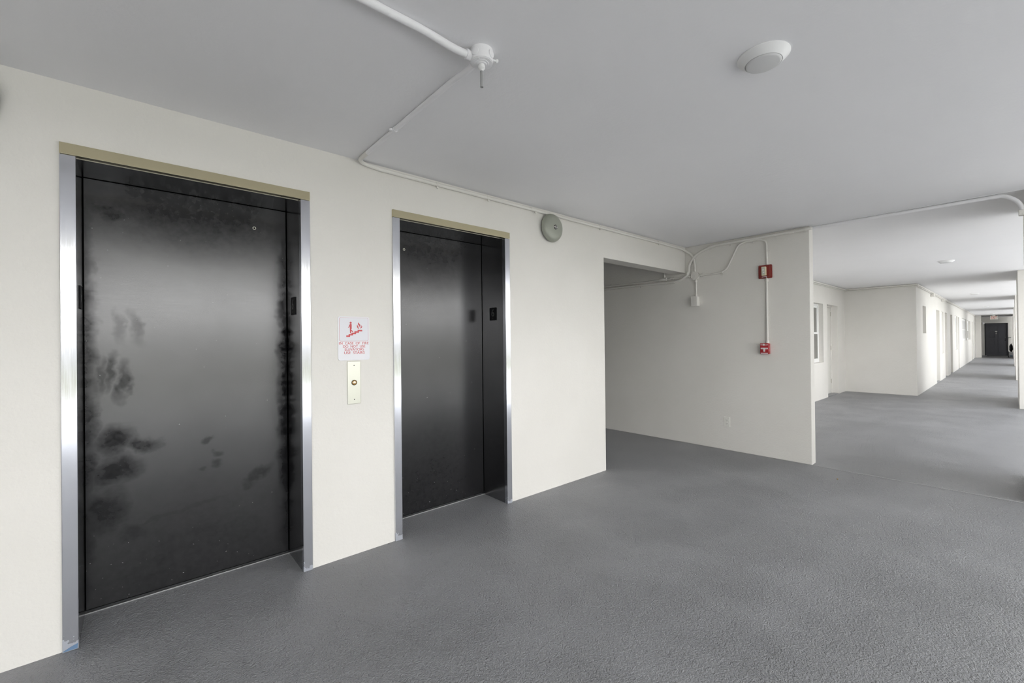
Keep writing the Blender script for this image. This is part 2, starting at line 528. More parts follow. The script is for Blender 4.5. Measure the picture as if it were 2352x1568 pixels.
wall_grid('wall_left', 'y', WA, WA + 0.36, [-6.0, -0.2475, 0.804, 1.339, 2.395, OP0], [0, 2.27, H],
          [(-0.2475, 0.804, 0, 2.27), (1.339, 2.395, 0, 2.27)], 'cream stucco wall holding the two elevators')
struct(MB().box((OP0, WA, 2.215), (WB, WA + 0.17, H)).build('trim_1', 'wall'), 'cream lintel over the alcove opening')
struct(MB().box((WB, WC, 0), (WB + 0.125, 7.2, H)).build('wall_far', 'wall', bevel=0.006), 'cream wall with the red fire alarm')
struct(MB().box((OP0 - 0.9, 7.0, 0), (WB, 7.2, H)).build('wall_alcove_back', 'wall'))
struct(MB().box((OP0 - 1.0, WA + 0.36, 0), (OP0 - 0.9, 7.2, H)).build('wall_alcove_left', 'wall'))
struct(MB().box((-6.2, -4.4, 0), (-6.0, WA + 0.36, H)).build('wall_behind', 'wall'))

# recess behind the fire-alarm wall
wall_grid('wall_back', 'y', YB, YB + 0.155, [WB + 0.125, 10.2, 11.50, 11.82, 12.74, XC], [0, 0.803, 2.092, 2.10, H],
          [(10.2, 11.50, 0.803, 2.092), (11.82, 12.74, 0, 2.10)], 'cream back wall with door and window')
struct(MB().box((XC, WC, 0), (XC + 0.15, YB + 0.155, H)).build('wall_return', 'wall', bevel=0.006), 'blank cream wall at the corridor corner')

# corridor wall with its recesses
doors = [(17.36, 18.26), (19.88, 20.66), (21.76, 22.62), (25.2, 25.82), (34.72, 35.6), (36.62, 37.75)]
wins = [(14.46, 15.08, 1.425, 2.10), (18.80, 19.42, 0.808, 2.11), (23.66, 24.90, 0.807, 2.125), (27.3, 30.45, 1.122, 2.12), (30.8, 33.42, 1.14, 2.10)]
DT = 2.11
us = [XC + 0.15, 38.55] + [a for d in doors for a in d] + [a for w in wins for a in w[:2]]
zs = [0, H, DT] + [a for w in wins for a in w[2:]]
wall_grid('wall_corridor', 'y', WC, WC + 0.16, us, zs,
          [(d[0], d[1], 0, DT) for d in doors] + list(wins), 'long bright corridor wall with doors and windows')
struct(MB().box((38.55, 1.17, 0), (39.35, WC + 0.16, H)).build('wall_pilaster', 'wall'), 'cream pilaster beside the corridor end')
struct(MB().box((39.35, 1.27, 0), (XE, WC + 0.16, H)).build('wall_vestibule', 'wall'))
wall_grid('wall_end', 'x', XE, XE + 0.2, [-0.38, 0.11, 1.16, 1.56], [0, 2.15, H], [(0.11, 1.16, 0, 2.15)], 'end wall of the corridor')

# outer columns between the openings of the gallery
for k, (a, b) in enumerate(((5.47, 6.50), (12.25, 14.45), (19.92, 22.26), (28.66, 30.85), (37.70, 42.6))):
    struct(MB().box((a, -0.38, 0), (b, YO, H)).build('column', 'wall', bevel=0.008), 'cream outer wall pier of the gallery')

# floor and ceiling joints between lobby and corridor
struct(MB().box((5.432, YO, -0.002), (5.446, WC - 0.002, 0.0035)).build('trim_2', 'joint', bevel=0.0015), 'raised joint line across the floor')
struct(MB().box((5.460, -0.38, H - 0.003), (5.466, WC - 0.002, H + 0.002)).build('trim_3', 'ceiling', bevel=0.001), 'joint line across the ceiling')

# grounds outside
struct(MB().box((-6.0, -3.2, H - 0.02), (5.4, -1.5, H)).build('trim_4', 'soffit_olive'), 'olive soffit boards along the open edge of the lobby')
struct(MB().box((-90, -120, -0.4), (130, -0.2, -0.2)).build('lawn', 'lawn'), 'lawn outside')
struct(MB().prism([(-60, -9.5), (100, -9.5), (100, -0.385), (5.63, -0.385), (5.63, -3.805), (-60, -3.805)], 'z', -0.4, -0.16).build('bounce_terrace', 'bounce_slab'), 'added pale ground slab outside, bouncing light upward')  # ground slab added out of view to bounce sun onto the ceilings
fw = MB().box((24, -24, -0.2), (70, -15, 9.5))  # unseen block added to cut sky light on the corridor
struct(fw.build('sky_block_wing', 'siding'), 'added unseen white wing opposite the gallery, blocking sky')
fb = thing('far_building', (0, -31, -0.2), 0, 'long white slatted building across the lawn', None, None, 'structure')
b1 = MB(); b2 = MB()
b1.box((-70, -6, 0), (70, 0, 3.1))
for k in range(9):
    b2.box((-70, 0.0, 0.62 + k * 0.28), (70, 0.06, 0.69 + k * 0.28))
b1.build('wall', 'siding', fb); b2.build('slat', 'siding_gap', fb)

# ------------------------------------------------------------------ doors and windows of the setting
def knob(parent, x, z, y, material='chrome', out=0.07, name='knob'):
    MB().lathe([(0.026, 0), (0.026, 0.008), (0.011, 0.012), (0.011, out - 0.03), (0.024, out - 0.022), (0.029, out - 0.01), (0.022, out), (0, out + 0.003)], 'y', 20, (x, y, z)).build(name, material, parent, smooth=True)

def recess_door(name, x0, x1, face, depth, top, label, material='door_paint', hinge_side=None, knob_side='l'):
    t = thing(name, ((x0 + x1) / 2, face, 0), 0, label, None, None, 'structure')
    w = (x1 - x0) / 2
    fr = MB()
    fr.box((-w, depth - 0.015, 0), (-w + 0.04, depth + 0.03, top)); fr.box((w - 0.04, depth - 0.015, 0), (w, depth + 0.03, top))
    fr.box((-w + 0.04, depth - 0.015, top - 0.04), (w - 0.04, depth + 0.03, top))
    fr.build('door_frame', 'wall', t, bevel=0.002)
    MB().box((-w + 0.043, depth, 0.012), (w - 0.043, depth + 0.04, top - 0.043)).build('door_leaf', material, t, bevel=0.002)
    MB().box((-w, 0.005, 0.0), (w, depth + 0.035, 0.012)).build('threshold', 'floor', t, bevel=0.002)
    kx = -w + 0.11 if knob_side == 'l' else w - 0.11
    knob(t, kx, 1.0, depth)
    if hinge_side:
        for z in (0.25, 1.05, 1.86):
            MB().lathe([(0.007, 0), (0.007, 0.1)], 'z', 10, (w - 0.045, depth - 0.006, z)).build('hinge', 'hinge', t, smooth=True)
    return t

recess_door('door_1', 11.82, 12.74, YB, 0.14, 2.10, 'cream door in the recess beside the sash window', hinge_side='r')
for k, (a, b) in enumerate(doors):
    lab = ['nearest deep-set cream door on the corridor wall', 'second cream door along the corridor wall', 'third, darker-looking cream door along the corridor wall',
           'narrow fourth cream door along the corridor wall', 'second farthest cream door on the corridor wall', 'farthest cream door, next to the pilaster'][k]
    recess_door('door_%d' % (k + 2), a, b, WC, 0.12, DT, lab)

def sash_window(name, x0, x1, z0, z1, face, depth, label, upper='pane', lower='pane'):
    t = thing(name, ((x0 + x1) / 2, face, z0), 0, label, None, None, 'structure')
    w, h = (x1 - x0) / 2, z1 - z0
    fr = MB()
    f = 0.045
    y0, y1 = depth, depth + 0.05
    fr.box((-w, y0, 0), (-w + f, y1, h)); fr.box((w - f, y0, 0), (w, y1, h))
    fr.box((-w + f, y0, 0), (w - f, y1, f)); fr.box((-w + f, y0, h - f), (w - f, y1, h))
    fr.build('window_frame', 'white_frame', t, bevel=0.002)
    for nm, a, b, mt, off in (('upper_sash', h * 0.5 - 0.02, h - f, upper, 0.012), ('lower_sash', f, h * 0.5 + 0.02, lower, 0.0)):
        s = MB(); q = 0.04
        s.box((-w + f, y0 + off, a), (-w + f + q, y0 + off + 0.02, b)); s.box((w - f - q, y0 + off, a), (w - f, y0 + off + 0.02, b))
        s.box((-w + f + q, y0 + off, a), (w - f - q, y0 + off + 0.02, a + q)); s.box((-w + f + q, y0 + off, b - q), (w - f - q, y0 + off + 0.02, b))
        so = s.build(nm, 'white_frame', t, bevel=0.002)
        MB().box((-w + f + q, y0 + off + 0.006, a + q), (w - f - q, y0 + off + 0.012, b - q)).build('pane', mt, so)
    return t

sash_window('window_1', 10.2, 11.50, 0.803, 2.092, YB, 0.085, 'white sash window at the left of the recess')
wl_ = ['small high window slot nearest on the corridor wall', 'tall window between the first and second corridor doors', 'tall window after the third corridor door',
       'wide window with closed white blind', 'farthest wide window with white sashes']
for k, w in enumerate(wins):
    up, lo = ('blind', 'blind') if k != 4 else ('blind', 'pane')
    sash_window('window_%d' % (k + 2), w[0], w[1], w[2], w[3], WC, 0.075 if k in (0, 4) else 0.035, wl_[k], up, lo)

# dark entrance door at the corridor's end
t = thing('door_8', (XE, 0.635, 0), R(-90), 'dark slate eight-panel door at the corridor end', None, None, 'structure')
fr = MB()
fr.box((-0.525, 0.0, 0), (-0.47, 0.12, 2.15)); fr.box((0.47, 0.0, 0), (0.525, 0.12, 2.15)); fr.box((-0.47, 0.0, 2.10), (0.47, 0.12, 2.15))
fr.build('door_frame', 'slate_dark', t, bevel=0.003)
lf = MB().box((-0.472, 0.06, 0.004), (0.472, 0.10, 2.104)).build('door_leaf', 'slate', t)
for r_ in range(4):
    for c_ in (-1, 1):
        x0, x1 = (-0.34, -0.045) if c_ < 0 else (0.045, 0.34)
        z0 = 0.20 + r_ * 0.475
        pb = MB()
        pb.box((x0, 0.052, z0), (x1, 0.0605, z0 + 0.014)); pb.box((x0, 0.052, z0 + 0.36), (x1, 0.0605, z0 + 0.374))
        pb.box((x0, 0.052, z0 + 0.014), (x0 + 0.014, 0.0605, z0 + 0.36)); pb.box((x1 - 0.014, 0.052, z0 + 0.014), (x1, 0.0605, z0 + 0.36))
        pb.box((x0 + 0.05, 0.054, z0 + 0.05), (x1 - 0.05, 0.0605, z0 + 0.324))
        pb.build('door_panel', 'slate', lf, bevel=0.002)
knob(t, 0.40, 1.0, 0.06, 'black', 0.07)
MB().lathe([(0.018, 0), (0.018, 0.015), (0, 0.018)], 'y', 16, (0.40, 0.06, 1.20)).build('deadbolt', 'chrome', t, smooth=True)
MB().prism([(0.055 * math.cos(a * math.pi / 8), 1.60 + 0.018 * math.sin(a * math.pi / 8)) for a in range(16)], 'y', 0.05, 0.06).build('number_plate', 'chrome', t)
kn = MB().tube([(-0.02, 0.045, 1.50), (-0.018, 0.04, 1.44), (0, 0.038, 1.40), (0.018, 0.04, 1.44), (0.02, 0.045, 1.50)], 0.005, 8)
kn.lathe([(0.016, 0), (0.016, 0.02)], 'y', 12, (0, 0.06, 1.50)); kn.build('knocker', 'chrome', t, smooth=True)

# ------------------------------------------------------------------ elevators
def elevator(x0, x1, label, leafmat, ring):
    cx_ = (x0 + x1) / 2; w = (x1 - x0) / 2; wi = w - 0.052
    t = thing('elevator', (cx_, WA, 0), 0, label, 'elevator')
    for s in (-1, 1):
        a, b = (-w, -wi) if s < 0 else (wi, w)
        j = MB().box((a, -0.013, 0.0), (b, 0.024, 2.217)).build('jamb', 'steel', t, bevel=0.002)
        e0, e1 = (-wi - 0.03, -wi) if s < 0 else (wi, wi + 0.03)
        MB().box((e0, 0.024, 0.0), (e1, 0.352, 2.217)).build('side_return', 'black_return', t)
        # floor designation plate with raised numeral and dot
        q = 0.0025
        px = -wi + q if s < 0 else wi - q
        pl = thing('floor_plate', (px, 0.155, 1.592), R(90) if s < 0 else R(-90))
        bpy.data.objects.remove(pl, do_unlink=True)
        pl = MB().prism(rrect(-0.045, -0.055, 0.045, 0.055, 0.006), 'y', -0.002, 0.002).build('floor_plate', 'floor_plate', t)
        pl.location = (px, 0.155, 1.592); pl.rotation_euler = (0, 0, R(90) if s < 0 else R(-90))
        text_obj('6', 'numeral', 0.064, 0.036, 'numeral', pl, (0, -0.002, 0.010), 0.0012)
        MB().lathe([(0.004, 0), (0.003, 0.0012), (0, 0.0014)], 'y', 10, (0, -0.002, -0.038)).build('braille_dot', 'numeral', pl, smooth=True)
    MB().box((-w, -0.015, 2.219), (w, 0.024, 2.27)).build('header', 'warm_steel', t, bevel=0.002)
    MB().box((-wi, 0.024, 2.217), (wi, 0.312, 2.24)).build('soffit', 'black_return', t)
    leaf = MB().box((-wi + 0.004, 0.312, 0.018), (wi - 0.004, 0.345, 2.215)).build('door_leaf', leafmat, t, bevel=0.0015)
    MB().box((-w, 0.346, 0.0), (w, 0.36, 2.27)).build('hatch_gap', 'dark_line', t)
    MB().box((-wi, 0.302, -0.004), (wi, 0.309, 0.005)).build('sill', 'sill', t, bevel=0.001)
    rg = MB()
    rg.lathe([(0.006, 0), (0.0095, 0.0), (0.0095, 0.004), (0.006, 0.004), (0.006, 0.0)], 'y', 20, (ring[0] - cx_, 0.312, ring[1]))
    rg.build('key_escutcheon', 'plate_steel', leaf, smooth=True)
    return t

e1 = elevator(-0.2475, 0.804, 'wide black elevator with smudged door, left of the fire sign', 'black_wide', (0.569, 2.08))
e2 = elevator(1.339, 2.395, 'black elevator with cleaner door, between fire sign and bell', 'black_narrow', (1.587, 2.078))
# scrap of masking tape left at the base of the first jamb
jb = [o for o in kids(e1) if o.name.startswith('jamb')][0]
MB().prism([(-0.523, 0.004), (-0.478, 0.004), (-0.476, 0.026), (-0.50, 0.018), (-0.523, 0.007)], 'y', -0.0142, -0.0125).build('tape_scrap', 'tape', jb)

# ------------------------------------------------------------------ fire sign
t = thing('fire_sign', (1.069, WA, 1.247), 0, 'white fire sign with red stairs pictogram and lettering between the elevators', 'sign')
MB().prism(rrect(-0.102, 0, 0.102, 0.28, 0.014), 'y', -0.004, 0.0).build('sign_plate', 'sign_white', t, bevel=0.001)
MB().prism(rrect(-0.0945, 0.1215, 0.0945, 0.2735, 0.010), 'y', -0.0046, -0.0038).build('pictogram_border', 'sign_pink', t)
pn = MB().prism(rrect(-0.0925, 0.1235, 0.0925, 0.2722, 0.009), 'y', -0.0052, -0.0045).build('pictogram_panel', 'sign_panel', t)
yb0, yb1 = -0.0062, -0.005
def S(px, py):   # sign artwork coordinates (artboard 1206 wide) to metres on the plate
    return ((px - 632) / 873 * 0.204, 0.28 - (py - 178) / 1262 * 0.28)
stairs = [(415, 722), (478, 722), (478, 684), (556, 684), (556, 643), (640, 643), (640, 600), (728, 600), (728, 562), (858, 562), (858, 605),
          (765, 605), (765, 645), (684, 645), (684, 686), (602, 686), (602, 724), (518, 724), (518, 768), (415, 768)]
MB().prism([S(*q) for q in stairs], 'y', yb0, yb1).build('stairs_symbol', 'sign_red', pn)
man = MB()
man.prism([S(*q) for q in [(520, 392), (556, 392), (564, 410), (564, 530), (548, 552), (604, 612), (596, 628), (578, 622), (545, 592), (542, 664), (516, 664), (512, 450), (486, 508), (468, 500), (508, 410)]], 'y', yb0, yb1)
man.prism([S(537 + 29 * math.cos(a * math.pi / 10), 358 + 29 * math.sin(a * math.pi / 10)) for a in range(20)], 'y', yb0, yb1)
man.build('person_symbol', 'sign_red', pn)
fl = MB()
fl.prism([S(*q) for q in [(738, 385), (752, 340), (776, 382), (804, 412), (808, 448), (792, 488), (780, 452), (752, 420)]], 'y', yb0, yb1)
fl.prism([S(*q) for q in [(712, 405), (732, 440), (752, 468), (752, 505), (770, 538), (738, 522), (712, 478)]], 'y', yb0, yb1)
fl.prism([S(*q) for q in [(836, 425), (858, 462), (842, 502), (796, 522), (812, 492), (836, 464)]], 'y', yb0, yb1)
fl.build('flame_symbol', 'sign_red', pn)
for s_, x0, x1, y0, y1 in (('IN  CASE  OF  FIRE', 222, 1040, 910, 985), ('DO  NOT  USE', 328, 942, 1003, 1075), ('ELEVATORS', 372, 904, 1092, 1168), ('USE  STAIRS', 358, 924, 1182, 1260)):
    a, b = S(x0, y1), S(x1, y0)
    text_obj(s_, 'lettering', b[1] - a[1], b[0] - a[0], 'sign_red', t, ((a[0] + b[0]) / 2, -0.004, (a[1] + b[1]) / 2), 0.0012)

# ------------------------------------------------------------------ call button panel
t = thing('call_button_panel', (1.066, WA, 0.966), 0, 'steel elevator call plate with amber button under the fire sign', 'call button')
MB().box((-0.042, -0.006, 0), (0.042, 0.0, 0.274)).build('plate', 'plate_steel', t, bevel=0.002)
MB().lathe([(0.0175, 0), (0.0175, 0.003), (0.0145, 0.0045), (0.0145, 0.001)], 'y', 28, (0, -0.006, 0.137)).build('bezel', 'bezel', t, smooth=True)
bt = MB().lathe([(0.0145, 0), (0.0145, 0.003), (0.012, 0.0045), (0, 0.005)], 'y', 28, (0, -0.006, 0.137)).build('button', 'button', t, smooth=True)
MB().prism([(-0.008, 0.134), (0.008, 0.134), (0.008, 0.141), (0.0, 0.147), (-0.008, 0.141)], 'y', -0.0122, -0.0105).build('button_centre', 'button_tip', bt)
for z in (0.029, 0.247):
    MB().lathe([(0.0035, 0), (0.0035, 0.0012), (0, 0.0016)], 'y', 12, (0, -0.006, z)).build('screw', 'screw', t, smooth=True)

# ------------------------------------------------------------------ alarm bells
def bell(x, z, label):
    t = thing('alarm_bell', (x, WA, z), 0, label, 'bell', 'grey-green alarm bells on the elevator wall')
    MB().box((-0.055, -0.034, -0.055), (0.055, 0.0, 0.055)).build('back_box', 'bell_dark', t, bevel=0.004)
    MB().lathe([(0.122, 0.024), (0.127, 0.022), (0.128, 0.026), (0.127, 0.034), (0.121, 0.048), (0.108, 0.061), (0.088, 0.069), (0.06, 0.073), (0.03, 0.0745), (0, 0.075)], 'y', 56).build('gong', 'bell', t, smooth=True)
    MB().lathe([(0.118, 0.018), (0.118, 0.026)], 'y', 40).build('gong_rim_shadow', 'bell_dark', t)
    hub = MB().lathe([(0.021, 0.073), (0.021, 0.077), (0.018, 0.0785), (0, 0.079)], 'y', 24).build('hub_badge', 'bell_dark', t, smooth=True)
    MB().box((-0.02, -0.0802, -0.004), (0.02, -0.077, 0.004)).build('badge_bar', 'alarm_white', hub)
    for z in (0.010, -0.0125):
        MB().box((-0.012, -0.0798, z), (0.010, -0.077, z + 0.0022)).build('badge_stripe', 'outlet', hub)
    MB().lathe([(0.004, 0.079), (0.004, 0.082), (0, 0.0825)], 'y', 12).build('hub_screw', 'chrome', hub, smooth=True)
    return t
bell(2.895, 2.388, 'grey-green round alarm bell right of the narrow elevator under the conduit')
bell(-0.545, 2.40, 'sliver of a second alarm bell at the photo\'s left edge')

# ------------------------------------------------------------------ ceiling lights
LL = thing('ceiling_light', (2.005, 0.672, H), 0, 'round white disc light on the lobby ceiling', 'ceiling light', 'round ceiling lights')
MB().lathe([(0.098, 0.0), (0.0985, -0.004), (0.095, -0.008), (0.070, -0.030), (0.0685, -0.0295), (0.0685, -0.022)], 'z', 64).build('trim_ring', 'fixture', LL, smooth=True)
MB().lathe([(0.067, -0.020), (0.067, -0.031), (0.064, -0.0345), (0.058, -0.036), (0, -0.037)], 'z', 64).build('diffuser', 'diffuser', LL, smooth=True)
for x, lb in ((9.72, 'nearest round light on the bright corridor ceiling'), (17.98, 'second round light along the corridor ceiling'),
              (26.6, 'third round light along the corridor ceiling'), (35.7, 'farthest round light, just before the exit sign')):
    dup(LL, (x, 0.66, H), lb)

# ------------------------------------------------------------------ conduits
def strap(mb, p, d, r, side):
    """one-hole pipe strap: ring round the pipe plus an ear with screw, d = pipe direction, side = ear direction"""
    p, d, side = Vector(p), Vector(d).normalized(), Vector(side).normalized()
    mb.tube([p - d * 0.009, p + d * 0.009], r + 0.0025, 14)
    n = d.cross(side).normalized()
    e = p + side * (r + 0.011)
    mb.tube([e - n * (r * 0.2), e - n * (r * 0.98)], 0.0085, 10)

def conduit(label, runs, r=0.0125, straps=(), couplings=(), root=None, group=None):
    """runs: (part name, path, material)"""
    o0 = Vector(runs[0][1][0])
    t = thing('conduit', o0, 0, label, 'conduit', group)
    for nm, path, mt in runs:
        MB().tube([Vector(q) - o0 for q in path], r).build(nm, mt, t, smooth=True)
    for p, d, side, mt in straps:
        mb = MB(); strap(mb, Vector(p) - o0, d, r, side); mb.build('strap', mt, t, smooth=True)
    for p, d, ln, k, mt in couplings:
        p = Vector(p) - o0; d = Vector(d).normalized()
        MB().tube([p - d * ln / 2, p + d * ln / 2], r * k, 14).build('coupling', mt, t, smooth=True)
    return t

JB = Vector((1.078, 1.409, H))
rc = 0.0148
# ceiling run coming from the left to the junction box
conduit('fat white conduit on the ceiling left of the junction box',
        [('pipe', fillet([(-2.4, 1.437, H - 0.0145), (0.84, 1.437, H - 0.0145), (0.955, 1.432, H - 0.030), (1.042, 1.424, H - 0.030)], 0.05), 'ceiling')], rc,
        couplings=[((1.030, 1.4255, H - 0.030), (1, -0.08, 0), 0.018, 1.22, 'ceiling'), ((1.018, 1.4265, H - 0.030), (1, -0.08, 0), 0.010, 1.36, 'ceiling')])
# junction box to the wall, then along the top of the elevator wall
zc = H - 0.030
yw = WA - 0.0145
conduit('conduit crossing the ceiling to the elevator wall and running along its top',
        [('ceiling_run', fillet([(1.078, 1.440, H - 0.030), (1.082, 1.53, H - 0.028), (1.088, 1.63, H - 0.0145), (1.095, 2.60, H - 0.0145)], 0.06), 'ceiling'),
         ('wall_run', fillet([(1.095, 2.60, H - 0.0145), (1.096, yw, H - 0.016), (1.25, yw, zc)], 0.13) + fillet([(1.25, yw, zc), (5.30, yw, H - 0.034), (WB - 0.016, yw - 0.005, H - 0.055), (WB - 0.016, 2.665, 2.42), (WB - 0.016, 2.645, 2.29), (WB - 0.016, 2.645, 2.20)], [0.1, 0.06, 0.08, 0.05]), 'wall')], 0.0130,
        straps=[((1.0925, 2.22, H - 0.0145), (0, 1, 0), (-1, 0, 0), 'ceiling'), ((1.69, yw, zc), (1, 0, 0), (0, 0, -1), 'wall'), ((2.165, yw, zc), (1, 0, 0), (0, 0, -1), 'wall'),
                ((2.694, yw, zc), (1, 0, 0), (0, 0, -1), 'wall'), ((3.62, yw, zc), (1, 0, 0), (0, 0, -1), 'wall'), ((4.75, yw, zc), (1, 0, 0), (0, 0, -1), 'wall')],
        couplings=[((2.67, yw, zc), (1, 0, 0), 0.06, 1.22, 'wall')])

# junction box with heat sensor rod
t = thing('junction_box', JB, 0, 'round white ceiling junction box with a thin sensor rod hanging down', 'junction box')
MB().lathe([(0.0462, 0), (0.0468, -0.043), (0.0458, -0.049), (0.0435, -0.050)], 'z', 48).build('box_body', 'ceiling', t, smooth=True)
MB().lathe([(0.0425, -0.0495), (0.042, -0.0515), (0.030, -0.052), (0.029, -0.0535), (0.0205, -0.054), (0.0195, -0.0565), (0, -0.0565)], 'z', 48).build('cover_plate', 'ceiling', t, smooth=True)
for a in range(4):
    th = R(20 + 90 * a)
    hb = MB()
    x, y = 0.0476 * math.cos(th), 0.0476 * math.sin(th)
    hb.lathe([(0.016, -0.001), (0.016, 0.002), (0.014, 0.003), (0, 0.003)], 'x', 20)
    o = hb.build('hub_boss', 'ceiling', t, smooth=True)
    o.location = (x * 0.985, y * 0.985, -0.026); o.rotation_euler = (0, 0, th)
for a in (35, 215):
    MB().lathe([(0.0035, -0.0515), (0.003, -0.054), (0, -0.0545)], 'z', 12, (0.036 * math.cos(R(a)), 0.036 * math.sin(R(a)), 0)).build('cover_screw', 'fixture', t, smooth=True)
MB().tube([(0.046 * 0.95, -0.012, -0.024), (0.066, -0.018, -0.024)], 0.0045, 10).tube([(0.062, -0.0168, -0.024), (0.070, -0.0192, -0.024)], 0.0075, 10).build('side_bolt', 'fixture', t, smooth=True)
st = MB().lathe([(0.0115, -0.056), (0.0140, -0.062), (0.0140, -0.071), (0.0095, -0.076), (0.0075, -0.078), (0.0075, -0.083)], 'z', 20).build('sensor_collar', 'fixture', t, smooth=True)
MB().lathe([(0.0067, -0.082), (0.0067, -0.148), (0.005, -0.149), (0.005, -0.147), (0, -0.147)], 'z', 18).build('sensor_rod', 'sensor', t, smooth=True)

# fire-alarm wall
X1 = WB - 0.016
Y = lambda y, z, dx=0.0: (X1 - dx, y, z)
fat = 0.016
conduit('thick conduit along the top of the fire alarm wall, dipping into the alcove',
        [('ceiling_run', fillet([(5.487, 1.46, H - 0.019), (5.49, 0.09, H - 0.019), (5.49, 0.025, H - 0.020), (5.49, -0.045, H - 0.078), (5.49, -0.071, 2.41), (5.49, -0.072, 2.375)], [0.03, 0.05, 0.06, 0.03]), 'ceiling'),
         ('wall_run', fillet([(5.487, 1.46, H - 0.019), (X1, 1.36, H - 0.030), Y(1.72, 2.512), Y(2.43, 2.508), Y(2.62, 2.44), Y(2.725, 2.32), Y(2.728, 2.215)], [0.05, 0.1, 0.12, 0.12, 0.08]) +
                       fillet([Y(2.728, 2.215), Y(2.735, 2.19), Y(2.845, 2.125), Y(2.96, 2.113), Y(3.45, 2.122), Y(6.95, 2.13)], [0.03, 0.08, 0.06, 0.1]), 'wall')], fat,
        straps=[(Y(1.714, 2.512), (0, 1, 0), (0, 0, -1), 'wall'), (Y(2.219, 2.510), (0, 1, 0), (0, 0, -1), 'wall'), (Y(2.465, 2.498), (0, 0.9, -0.3), (0, 0, -1), 'wall'),
                (Y(3.451, 2.122), (0, 1, 0), (0, 0, -1), 'wall'), ((5.49, 0.354, H - 0.019), (0, 1, 0), (1, 0, 0), 'ceiling'), (Y(1.434, 2.517), (0, 1, 0), (0, 0, -1), 'wall')],
        couplings=[(Y(2.735, 2.215), (0, 0.5, -1), 0.05, 1.25, 'wall'), (Y(2.955, 2.1135), (0, 1, 0), 0.05, 1.25, 'wall'), ((5.49, 0.075, H - 0.019), (0, 1, 0), 0.045, 1.15, 'ceiling'),
                   (Y(1.56, 2.512), (0, 1, 0), 0.05, 1.2, 'wall')])
thin = 0.0112
XT = 0.0035
conduit('thin conduit from the round wall box into the dark alcove',
        [('pipe', [Y(2.69, 2.166, -XT), Y(2.78, 2.161, -XT), Y(6.95, 2.165, -XT)], 'wall'),
         ('riser', [Y(3.075, 2.16, -XT), Y(3.075, H, -XT)], 'wall')], thin,
        straps=[(Y(3.951, 2.163, -XT), (0, 1, 0), (0, 0, 1), 'wall')],
        couplings=[(Y(3.085, 2.162, 0.008), (0, 1, 0), 0.10, 2.0, 'wall'), (Y(3.00, 2.161, -XT), (0, 1, 0), 0.03, 1.5, 'wall'), (Y(2.945, 2.161, -XT), (0, 1, 0), 0.02, 1.5, 'wall'), (Y(3.075, 2.20, -XT), (0, 0, 1), 0.03, 1.2, 'wall'), (Y(2.715, 2.165, -XT), (0, 1, 0), 0.02, 1.5, 'wall')])
conduit('conduit looping from the round wall box up to the ceiling and down to the strobe',
        [('pipe', fillet([Y(2.60, 2.163, -XT), Y(2.40, 2.158, -XT), Y(2.26, 2.18, -XT), Y(2.12, 2.46, -XT), Y(2.05, 2.490, -XT), Y(1.885, 2.490, -XT), Y(1.812, 2.46, -XT), Y(1.808, 2.19, -XT)], [0.06, 0.10, 0.06, 0.05, 0.07, 0.09]), 'wall')], thin,
        straps=[(Y(2.309, 2.166, -XT), (0, 1, 0.1), (0, 0, -1), 'wall'), (Y(1.808, 2.346, -XT), (0, 0, 1), (0, -1, 0), 'wall'), (Y(1.97, 2.490, -XT), (0, 1, 0), (0, 0, -1), 'wall')],
        couplings=[(Y(2.555, 2.162, -XT), (0, 1, 0), 0.02, 1.6, 'wall'), (Y(2.582, 2.162, -XT), (0, 1, 0), 0.012, 1.4, 'wall')])
conduit('straight vertical conduit linking the red strobe and pull station',
        [('pipe', [Y(1.813, 2.06, -XT), Y(1.8145, 1.27, -XT)], 'wall')], thin,
        straps=[(Y(1.8135, 1.651, -XT), (0, 0, 1), (0, -1, 0), 'wall')],
        couplings=[(Y(1.813, 2.012, -XT), (0, 0, 1), 0.03, 1.55, 'wall'), (Y(1.8145, 1.314, -XT), (0, 0, 1), 0.03, 1.5, 'wall')])
conduit('short vertical conduit between the round wall box and the square box',
        [('pipe', [Y(2.637, 2.12, -XT), Y(2.637, 1.88, -XT)], 'wall')], 0.0095,
        couplings=[(Y(2.637, 2.09, -XT), (0, 0, 1), 0.025, 1.6, 'wall'), (Y(2.637, 1.912, -XT), (0, 0, 1), 0.022, 1.6, 'wall')])

cd_ = [o for o in bpy.data.objects if o.get('label', '').startswith('thick conduit along')][0]
MB().box((5.468, -0.0895, 2.34), (5.512, -0.052, 2.385)).build('conduit_body', 'wall', cd_, bevel=0.004, loc=-cd_.location)
# round box and square box
RW = R(-90)
t = thing('round_box', (WB, 2.645, 2.163), RW, 'round painted conduit box near the alcove corner', 'junction box')
MB().lathe([(0.050, 0), (0.050, 0.026), (0.047, 0.029)], 'y', 40).build('box_body', 'wall', t, smooth=True)
MB().lathe([(0.052, 0.029), (0.052, 0.031), (0, 0.032)], 'y', 40).build('cover_plate', 'wall', t, smooth=True)
for a in (35, 215):
    MB().lathe([(0.003, 0.0315), (0, 0.0335)], 'y', 10, (0.042 * math.cos(R(a)), 0, 0.042 * math.sin(R(a)))).build('cover_screw', 'wall', t)
t = thing('square_box', (WB, 2.640, 1.775), RW, 'small square painted box hanging below the round box', 'junction box')
MB().box((-0.038, -0.066, 0.0), (0.040, 0.0, 0.120)).build('box_body', 'wall', t, bevel=0.003)
MB().box((-0.039, -0.070, -0.001), (0.041, -0.066, 0.121)).build('cover_plate', 'wall', t, bevel=0.0015)

